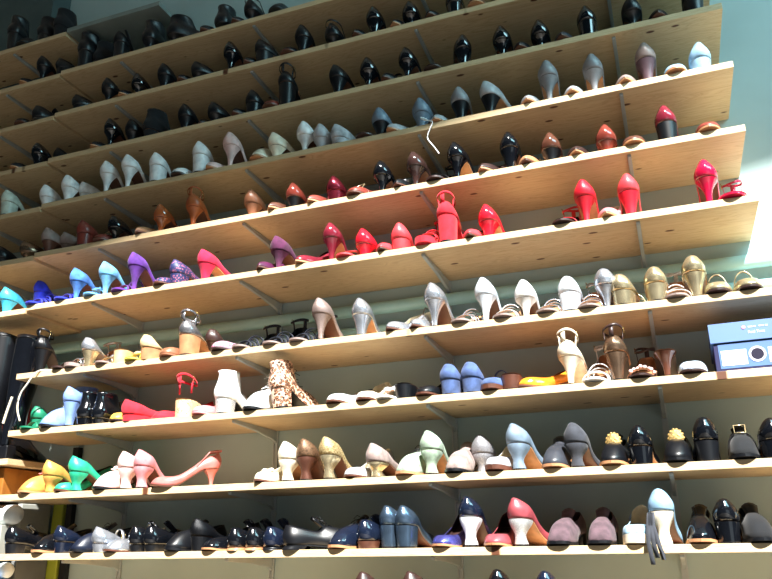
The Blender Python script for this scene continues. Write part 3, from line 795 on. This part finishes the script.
8|1.4014|-0.002|b|-10.0|0.0833|pump|louis|snakeG|goldM||gold snakeskin court shoe with curved heel
8|1.4907|-0.008|t|-14.0|0.06|pump|louis|greyL|-||pale grey court shoe
8|1.571|-0.002|b|-14.0|0.0516|pump|louis|taupeS|goldM||taupe suede shoe with gold curved heel
8|1.6765|-0.018|t|-13.7|0.05|loafer|louis|mintS|-|lace,tan|mint green laced shoe
8|1.7633|-0.002|b|-6.3|0.0802|pump|louis|mintS|-|tan|mint green suede court shoe
8|1.8481|-0.018|t|-4.1|0.05|loafer|louis|taupeS|-||taupe suede shoe with deep vamp
8|1.9122|0.088|b|-2.3|0.07|pump|louis|greyG|-||grey glitter court shoe standing behind
8|1.973|-0.018|t|-10.0|0.06|pump|louis|greyL|-|plat1|pale grey rounded shoe
8|2.0381|-0.002|b|-18.0|0.0843|pump|louis|blueG|-|tan|blue grey suede court shoe with curved heel
8|2.1531|-0.018|t|-4.0|0.05|loafer|block|greyD|-|tan|dark grey suede shoe with tan sole
8|2.2199|-0.002|b|-8.0|0.075|pump|louis|greyDS|-||dark grey suede court shoe
8|2.3243|-0.018|t|-4.0|0.04|loafer|block|black|-|brooch,tan|black shoe with small gold brooch
8|2.4066|-0.002|b|-4.0|0.0544|pump|block|blackP|-|tan|black block heeled court shoe with seam
8|2.5033|-0.018|t|-4.0|0.04|loafer|block|black|-|brooch|black shoe with large gold filigree brooch
8|2.5888|-0.002|b|0.0|0.0605|loafer|block|blackP|-||tall black block heeled shoe
8|2.6808|-0.018|t|-2.0|0.04|loafer|block|blackS|-|buckle|black suede shoe with square gold buckle
8|2.7589|-0.002|b|0.0|0.0516|pump|block|blackP|-||black heeled shoe at the frame edge
9|0.0751|-0.002|b|-12.0|0.0394|loafer|block|blackP|-||black low block heeled slip on
9|0.2226|-0.018|t|-12.0|0.03|loafer|block|blackP|-|tan|black slip on with tan sole
9|0.3117|-0.002|b|-12.0|0.0417|pump|block|navyP|-||navy black low court shoe
9|0.3983|-0.018|t|-22.1|0.03|loafer|flat|navy|-|lace|navy laced flat
9|0.4887|-0.002|b|-15.2|0.033|pump|block|silver|-|strap|silver grey strapped shoe
9|0.5504|-0.018|t|-19.1|0.03|pump|flat|silverM|-|strap|silver flat shoe
9|0.6531|-0.002|b|-8.5|0.0263|loafer|block|blackP|-||black low shoe with square heel
9|0.7151|-0.002|b|-14.0|0.0254|loafer|block|blackP|-||black slip on turned slightly right
9|0.8119|-0.018|t|-18.1|0.03|loafer|block|black|-||black round toed slip on
9|0.9127|-0.002|b|-7.6|0.0515|pump|block|blackG|-||black sparkling block heeled shoe
9|0.9636|-0.018|t|-17.7|0.04|pump|block|blackP|-|tan|black court shoe with pale sole
9|1.0632|-0.002|b|-5.2|0.0123|loafer|flat|blackP|tan||black brogue with tan heel
9|1.1334|-0.002|b|-3.3|0.012|loafer|flat|blackP|tan||black brogue with pale heel edge
9|1.2024|-0.002|b|-2.5|0.012|loafer|flat|navyP|-||navy flat slip on
9|1.2637|-0.002|b|-53.1|0.0163|loafer|flat|black|-|lace|dark grey black laced shoe turned sideways
9|1.4378|-0.018|t|-19.4|0.03|loafer|flat|navyP|-|lace,tan|navy brogue with laces and tan sole
9|1.5404|-0.002|b|-6.7|0.026|loafer|block|navyP|brown||navy glossy shoe with brown heel
9|1.6082|0.028|b|-5.5|0.0738|pump|block|slateM|-||slate blue court shoe with tall block heel
9|1.6734|-0.002|b|-4.3|0.0709|pump|block|slateM|-||slate blue metallic court shoe with round block heel
9|1.79|-0.018|t|-15.0|0.07|pump|louis|violetM|-|tan|iridescent blue violet court shoe
9|1.8823|-0.002|b|-5.8|0.0905|pump|louis|navyP|white||indigo patent court shoe with white heel
9|1.9597|-0.018|t|-6.0|0.06|pump|louis|rose|-|tan|rose red court shoe
9|2.0288|-0.002|b|-18.0|0.0816|pump|louis|rose|glitW|tan|rose suede court shoe with glitter heel
9|2.149|-0.018|t|-8.0|0.04|loafer|block|mauveS|-||mauve suede monk shoe with square sole
9|2.2678|-0.018|t|-2.0|0.04|loafer|block|mauveS|-||mauve suede slip on beside the blue shoe
9|2.3663|-0.018|t|-4.0|0.06|pump|wedge|blueLS|cream|plat2|light blue shoe on cream wedge
9|2.4427|-0.002|b|-3.0|0.092|pump|louis|blueL|cream||light blue court shoe with cream waisted heel
9|2.5368|-0.018|t|-4.0|0.04|loafer|flat|blackP|-|tan|black shoe with shiny toe band
9|2.6085|-0.002|b|-3.7|0.0597|pump|block|blackP|-||black patent court shoe
9|2.6919|-0.018|t|3.6|0.04|loafer|flat|blackS|-||black suede slip on with deep vamp
X|1.5363|-0.002|b|0.0|0.11|pump|block|brownD|-||dark brown shoe on the shelf below frame
X|1.6838|0.018|b|-10.0|0.11|pump|block|brownD|-||dark brown round backed shoe near the frame bottom
X|1.965|-0.002|b|0.0|0.115|pump|block|blackP|-|bow|black heeled shoe rising from the lowest row
X|2.1043|-0.002|b|0.0|0.11|pump|block|navyP|-||navy black heeled shoe right in the lowest row
"""
ROWZ = {str(i): z for i, z in enumerate(ZT)}
for l, i in zip('BCDEFG', range(6)): ROWZ[l] = ZT[i]-.012
ROWZ['A'] = 2.118; ROWZ['X'] = ZT[9]-.235
PLACE = {str(i): f'{ordn[i]} long shelf' for i in range(10)}
for i, l in enumerate('ABCDEFG'): PLACE[l] = f'left bay {leftn[i]} board'
PLACE['X'] = 'shelf below the frame'
entries = []
for ln in SHOES.strip().split('\n'):
    r, X, Y, ty, yaw, H, kind, heel, col, hc, ex, desc = ln.split('|')
    entries.append([r, float(X), float(Y), ty, float(yaw), float(H), kind, heel, col, hc, set(ex.split(',')) | ({hc} if hc in ('tan', 'cup', 'bow') and not ex else set()), desc])
seen = {}; labels = {}
for e in entries:
    base = e[11]+(', heel facing out, ' if e[3] == 'b' else ', toe facing out, ')+PLACE[e[0]]
    labels.setdefault(base, []).append(e)
for base, es in labels.items():
    es.sort(key=lambda q: q[1])
    for k, e in enumerate(es):
        e.append(base if len(es) == 1 else base+f', {ordn[k].replace("top","first")} of these from left')
for e in entries:
    r, X, Y, ty, yaw, H, kind, heel, col, hc, ex, desc, lab = e
    s = make_shoe(r, X, Y, ROWZ[r]+ZS, ty, yaw, H, kind, heel, col, hc, ex)
    w = lab.split()
    tag(s, ' '.join(w) if len(w) <= 16 else lab.replace(', heel facing out,', ' heel out,').replace(', toe facing out,', ' toe out,').replace(' from left', ''), 'boot' if kind == 'boot' else 'sandal' if kind == 'sandal' else 'shoe', 'shoes on the '+PLACE[r])

# ------------------------------------------------------------------ other things
def thing_tube(name, pts, r, m, lab, cat):
    # smooth the path
    P = [Vector(p) for p in pts]
    for _ in range(3):
        Q = [P[0]]
        for a, b in zip(P[:-1], P[1:]): Q += [a.lerp(b, .25), a.lerp(b, .75)]
        Q.append(P[-1]); P = Q
    v, f = tube(P, r, 8); o = obj(name, v, f, m); tag(o, lab, cat); return o
WHITE = mat('white')
zs3 = ZT[3]+ZS
thing_tube('shoelace', [(1.83, .05, zs3+.008), (1.80, .02, zs3+.030), (1.775, -.004, zs3+.035), (1.79, -.012, zs3+.012), (1.83, -.008, zs3+.004), (1.815, -.012, zs3-.03), (1.80, -.010, zs3-.065), (1.825, -.010, zs3-.10), (1.845, -.008, zs3-.135)], .0022, WHITE, 'thin white lace looping over the edge of the fourth long shelf', 'lace')
zs6 = ZT[6]+ZS
cord_ = thing_tube('cord', [(.17, .03, zs6+.006), (.13, .0, zs6+.006), (.11, -.014, zs6-.01), (.09, -.02, zs6-.05), (.055, -.02, zs6-.09), (.05, -.02, zs6-.15), (.07, -.015, zs6-.20)], .0035, mat('cream'), 'pale cord hanging over the left end of the seventh long shelf', 'cord')
rb_ = thing_tube('ribbon_end', [(.02, -.022, zs6-.10), (.005, -.022, zs6-.15), (-.008, -.022, zs6-.205)], .005, mat('cream'), 'short cream ribbon hanging beside the green ruffled sandals', 'ribbon')
for k_ in ('label', 'category'): del rb_[k_]
rb_.parent = cord_
z9 = ZT[9]+ZS
v, f = [], []
for k in range(3):
    dx = .013*k
    band([(2.372+dx*.3, .01, z9+.085), (2.366+dx*.5, -.006, z9+.05), (2.362+dx, -.016, z9+.005), (2.366+dx*1.2, -.018, z9-.03-.005*k), (2.368+dx, -.018, z9-.052+.018*k)], (1, 0, 0), .012, .0015, v, f)
tag(obj('fabric_tie', [(a+.040, b-.008, c) for a, b, c in v], f, mat('greyDS')), 'dark grey cloth ties hanging down between the two cream heeled blue shoes', 'tie')

# shoe box with lid
bx = empty('shoe_box', (2.645, .012, ZT[7]+ZS), math.radians(-2)); tag(bx, 'blue lidded shoe box with white labels and a round finger hole', 'box')
BLUE = plain('box_blue', (.32,.44,.64), .5, 0, .03); NAVY = plain('box_navy', (.10,.10,.28), .5)
box('body', 0, .345, 0, .20, 0, .080, [NAVY], bx, .001)
box('front_panel', .012, .335, -.0012, 0, .008, .080, [BLUE], bx)
lid = empty('lid', (0, 0, 0)); lid.parent = bx
lv, lf = box_vf(-.006, .352, -.012, .206, .084, .142)
for i in (0, 1, 4, 5): lv[i] = (lv[i][0], lv[i][1]-.0, lv[i][2])
C.objects.unlink(lid); bpy.data.objects.remove(lid)
lid = obj('lid', lv, lf, BLUE, bx, smooth=False)
lid.rotation_euler = (math.radians(-4), 0, 0)
for x0, x1 in ((.018, .085), (.142, .330)): box('paper_label', x0, x1, -.0022, -.0010, .016, .060, plain('label_paper', (.94,.95,.97), .7), bx)
def ring_disc(name, cx, cz, r0, r1, y, m, parent, n=36):
    v = []; f = []
    for yy in (y, y-.0015):
        for i in range(n):
            a = 2*PI*i/n; v.append((cx+r1*math.cos(a), yy, cz+r1*math.sin(a)))
        for i in range(n):
            a = 2*PI*i/n; v.append((cx+r0*math.cos(a), yy, cz+r0*math.sin(a)))
    for i in range(n):
        k = (i+1) % n
        f += [(2*n+i, 2*n+k, 3*n+k, 3*n+i), (i, n+i, n+k, k), (i, k, 2*n+k, 2*n+i), (n+i, 3*n+i, 3*n+k, n+k)]
    return obj(name, v, f, m, parent, smooth=False)
ring_disc('hole_rim', .113, .043, .017, .0225, -.0012, plain('rim_white', (.95,.92,.98), .4), bx)
ring_disc('finger_hole', .113, .043, .0002, .0168, -.0008, plain('hole_dark', (.07,.04,.16), .8), bx)
def text(s, x, z, size, m, parent, y):
    cu = bpy.data.curves.new('lettering', 'FONT'); cu.body = s; cu.size = size; cu.extrude = .0003; cu.align_x = 'CENTER'
    o = bpy.data.objects.new('lettering', cu); C.objects.link(o)
    dg = bpy.context.evaluated_depsgraph_get(); me = bpy.data.meshes.new_from_object(o.evaluated_get(dg)); bpy.data.objects.remove(o)
    o = bpy.data.objects.new('lettering', me); C.objects.link(o); me.materials.append(m); o.parent = parent; o.location = (x, y, z); o.rotation_euler = (PI/2, 0, 0); return o
LW = plain('letter_white', (.95,.96,.98), .5)
text('Real Toes', .120, .104, .011, LW, lid, -.0125)
PALE = plain('letter_pale', (.74,.80,.90), .5)
for a_, b_ in ((.100, .112), (.115, .120), (.128, .142), (.145, .152)): box('faint_mark', a_, b_, -.0130, -.0118, .121, .125, PALE, lid)
ring_disc('pink_dot', .088, .123, .0002, .005, -.0122, plain('dot_pink', (.92,.52,.62), .5), lid)

# tall boots at the left edge
def tall_boot(x, y, z, h, lean, lab, yaw=0, m='navyP', heelh=.05):
    r = empty('tall_boot', (x, y, z), yaw); tag(r, lab, 'boot', 'tall dark boots')
    Lb = .25; rings = []
    for k in range(26):
        q = k/25; zz = .012+q*(h-.012)
        n = 24; ring = []
        foot = 1-sm(.0, .17/h*1.6, zz/h*1.0) if zz < .11 else 0
        foot = 1-sm(.02, .11, zz)
        rx = mix(.036+.022*sm(.2, .75, q), .036, foot); back = .000
        front = mix(.10+.03*sm(.25, .8, q), Lb, foot)
        base = mix(0, heelh*(1-0), 0)
        for i in range(n):
            a = 2*PI*i/n; yy = (back+front)/2-(front-back)/2*math.cos(a)
            zoff = heelh*(1-sm(.25, .65, yy/Lb)) if True else 0
            ring.append((rx*math.sin(a)+lean*q**2, yy, zz+zoff*(1-q)+.012*q*math.cos(a)))
        rings.append(ring)
    v, f = loft(rings, True, False); f.append(tuple(range(23, -1, -1)))
    autosmooth(obj('shaft', v, f, [mat(m), mat('black')], r, solid=.002), 60)
    v, f = box_vf(-.026, .026, .004, .055, 0, heelh+.010); o = obj('heel', v, f, mat('black'), r, smooth=False); b = o.modifiers.new('bevel', 'BEVEL'); b.width = .006; b.segments = 3
    rings = [[(.038*math.sin(2*PI*i/20), .165-.088*math.cos(2*PI*i/20), zz) for i in range(20)] for zz in (0, .012)]
    v, f = loft(rings); autosmooth(obj('sole', v, f, mat('black'), r), 50)
    v, f = [], []
    tube([(.058*math.cos(2*PI*i/20)+lean, .065+.065*math.sin(2*PI*i/20), h-.002) for i in range(20)], .003, 6, v, f, True)
    obj('top_binding', v, f, mat(m), r)
    return r
zb_ = .085+ZS
tall_boot(-.055, .03, zb_, .515, .015, 'tall glossy dark boot nearest the shelf ends at the left edge', 0, 'blackP')
tall_boot(-.185, .03, zb_, .54, .0, 'tall dark boot cut by the left frame edge', 0, 'black')
tall_boot(-.30, .05, zb_, .50, .0, 'tall black boot hidden furthest left', 0, 'black')
tag(box('red_box', -.46, -.235, .300, .335, ZS+.0855, ZS+.70, plain('red_card', (.66,.08,.10), .6), None, .002), 'dark red carton standing behind the tall boots', 'box')

# clutter behind the lower left
tag(box('wooden_crate', -.9, -.03, .04, .30, ZS-.07, ZS+.055, plain('orange_wood', (.62,.38,.12), .6, 0, .15, 14.0), None, .004), 'orange brown wooden crate under the boot plank at left', 'crate')
def capsule(name, cx, cy, cz, l, r, m, lab, cat):
    rings = []
    for k in range(13):
        a = PI/2*k/12; rings.append((l+r*.9*math.sin(a), r*max(.02, math.cos(a))))
    prof = [(-.001, r*.9), (0, r)]+[(x, q) for x, q in rings]
    R_ = [[(x, q*math.cos(2*PI*i/28), q*math.sin(2*PI*i/28)) for i in range(28)] for x, q in prof]
    v, f = loft(R_); o = obj(name, v, f, m, loc=(cx, cy, cz)); autosmooth(o, 50); return tag(o, lab, cat)
WP = plain('white_plastic', (.90,.93,.94), .3)
capsule('rolled_towel', -.45, .10, ZS-.125, .44, .038, WP, 'upper white rounded roll in the gap left of the navy shoes', 'roll')
capsule('rolled_towel', -.45, .10, ZS-.335, .44, .030, WP, 'lower white rounded roll beneath the tenth shelf at left', 'roll')
tag(box('storage_box', -.8, -.015, .14, .30, ZS-.30, ZS-.08, plain('grey_card', (.62,.63,.60), .8), None, .003), 'pale grey storage box behind the upper white roll', 'box')
tag(box('storage_box', -.8, -.0, .135, .30, ZS-.62, ZS-.301, plain('grey_card2', (.40,.41,.41), .8), None, .003), 'dark grey storage box behind the lower white roll', 'box')
tag(box('cardboard_tube', -.010, .045, .305, .333, ZS-.62, ZS-.04, plain('olive_green', (.62,.66,.20), .6), None, .004), 'yellow green upright strip behind the left end of the lowest shelves', 'panel')
tag(box('wall_post', .055, .085, .31, .338, ZS-.62, ZS+.16, plain('post_black', (.06,.06,.06), .6), None, .002), 'black upright post beside the yellow green strip', 'post')
board('dark lower plank holding the boxes at the bottom left', -1.4, .09, -.6205, group='left bay shelf boards')
tag(box('support_box', -.8, -.02, .055, .125, ZS-.299, ZS-.164, plain('grey_card', (.62,.63,.60), .8), None, .003), 'narrow light grey box between the two white rolls', 'box')
tag(box('document_box', -.35, -.0, .02, .12, ZS-.62, ZS-.367, plain('pale_blue_card', (.62,.76,.92), .6), None, .003), 'pale blue box at the bottom left corner', 'box')

# ------------------------------------------------------------------ light
w = bpy.data.worlds.new('World'); bpy.context.scene.world = w; w.use_nodes = True
bg = w.node_tree.nodes['Background']; bg.inputs[0].default_value = (.50, .74, .86, 1); bg.inputs[1].default_value = 0.038
def sun(e, az, strength, ang, col):
    l = bpy.data.lights.new('sun', 'SUN'); l.energy = strength; l.angle = math.radians(ang); l.color = col
    o = bpy.data.objects.new('sun', l); C.objects.link(o)
    # direction light travels: towards wall (+Y), down, and to the left
    d = Vector((-math.sin(math.radians(az))*math.cos(math.radians(e)), math.cos(math.radians(az))*math.cos(math.radians(e)), -math.sin(math.radians(e))))
    o.rotation_euler = d.to_track_quat('-Z', 'Y').to_euler(); return o
sun(47, 25, 17.0, 1.6, (1.0, .97, .92))
def area(name, loc, to, sx, sy, energy, col):
    l = bpy.data.lights.new(name, 'AREA'); l.shape = 'RECTANGLE'; l.size = sx; l.size_y = sy; l.energy = energy; l.color = col
    o = bpy.data.objects.new(name, l); C.objects.link(o); o.location = loc
    o.rotation_euler = (Vector(to)-Vector(loc)).to_track_quat('-Z', 'Y').to_euler(); return o
for a in [('sky_fill', (5.0, -1.4, 4.5), (4.0, 0.3, 3.2), 2.0, 1.4, 120, (.47, .88, 1.0)), ('front_fill', (4.6, -3.2, 1.6), (2.6, 0.1, 1.6), 2.2, 1.8, 9, (.80, .94, 1.0))]: area(*a)  # added fill lamps: teal one for the upper right wall, weak one from front

# ------------------------------------------------------------------ camera
cam = bpy.data.cameras.new('camera'); co = bpy.data.objects.new('camera', cam); C.objects.link(co)
R0, R1, R2 = [[0.935946, 0.351876, -0.013761], [-0.328863, 0.887371, 0.323145], [0.125917, -0.297921, 0.94625]]
M = Matrix(((R0[0], R2[0], -R1[0]), (R0[1], R2[1], -R1[1]), (R0[2], R2[2], -R1[2]))).to_4x4()
M.translation = Vector((2.5001, -2.3435, -0.274))+Vector((0, 0, ZS))
co.matrix_world = M
cam.sensor_width = 36; cam.lens = 758.39/772*36; cam.clip_start = .05
sc = bpy.context.scene; sc.camera = co
sc.view_settings.view_transform = 'Standard'; sc.view_settings.look = 'None'; sc.view_settings.gamma = 1
sc.view_settings.exposure = 0.0
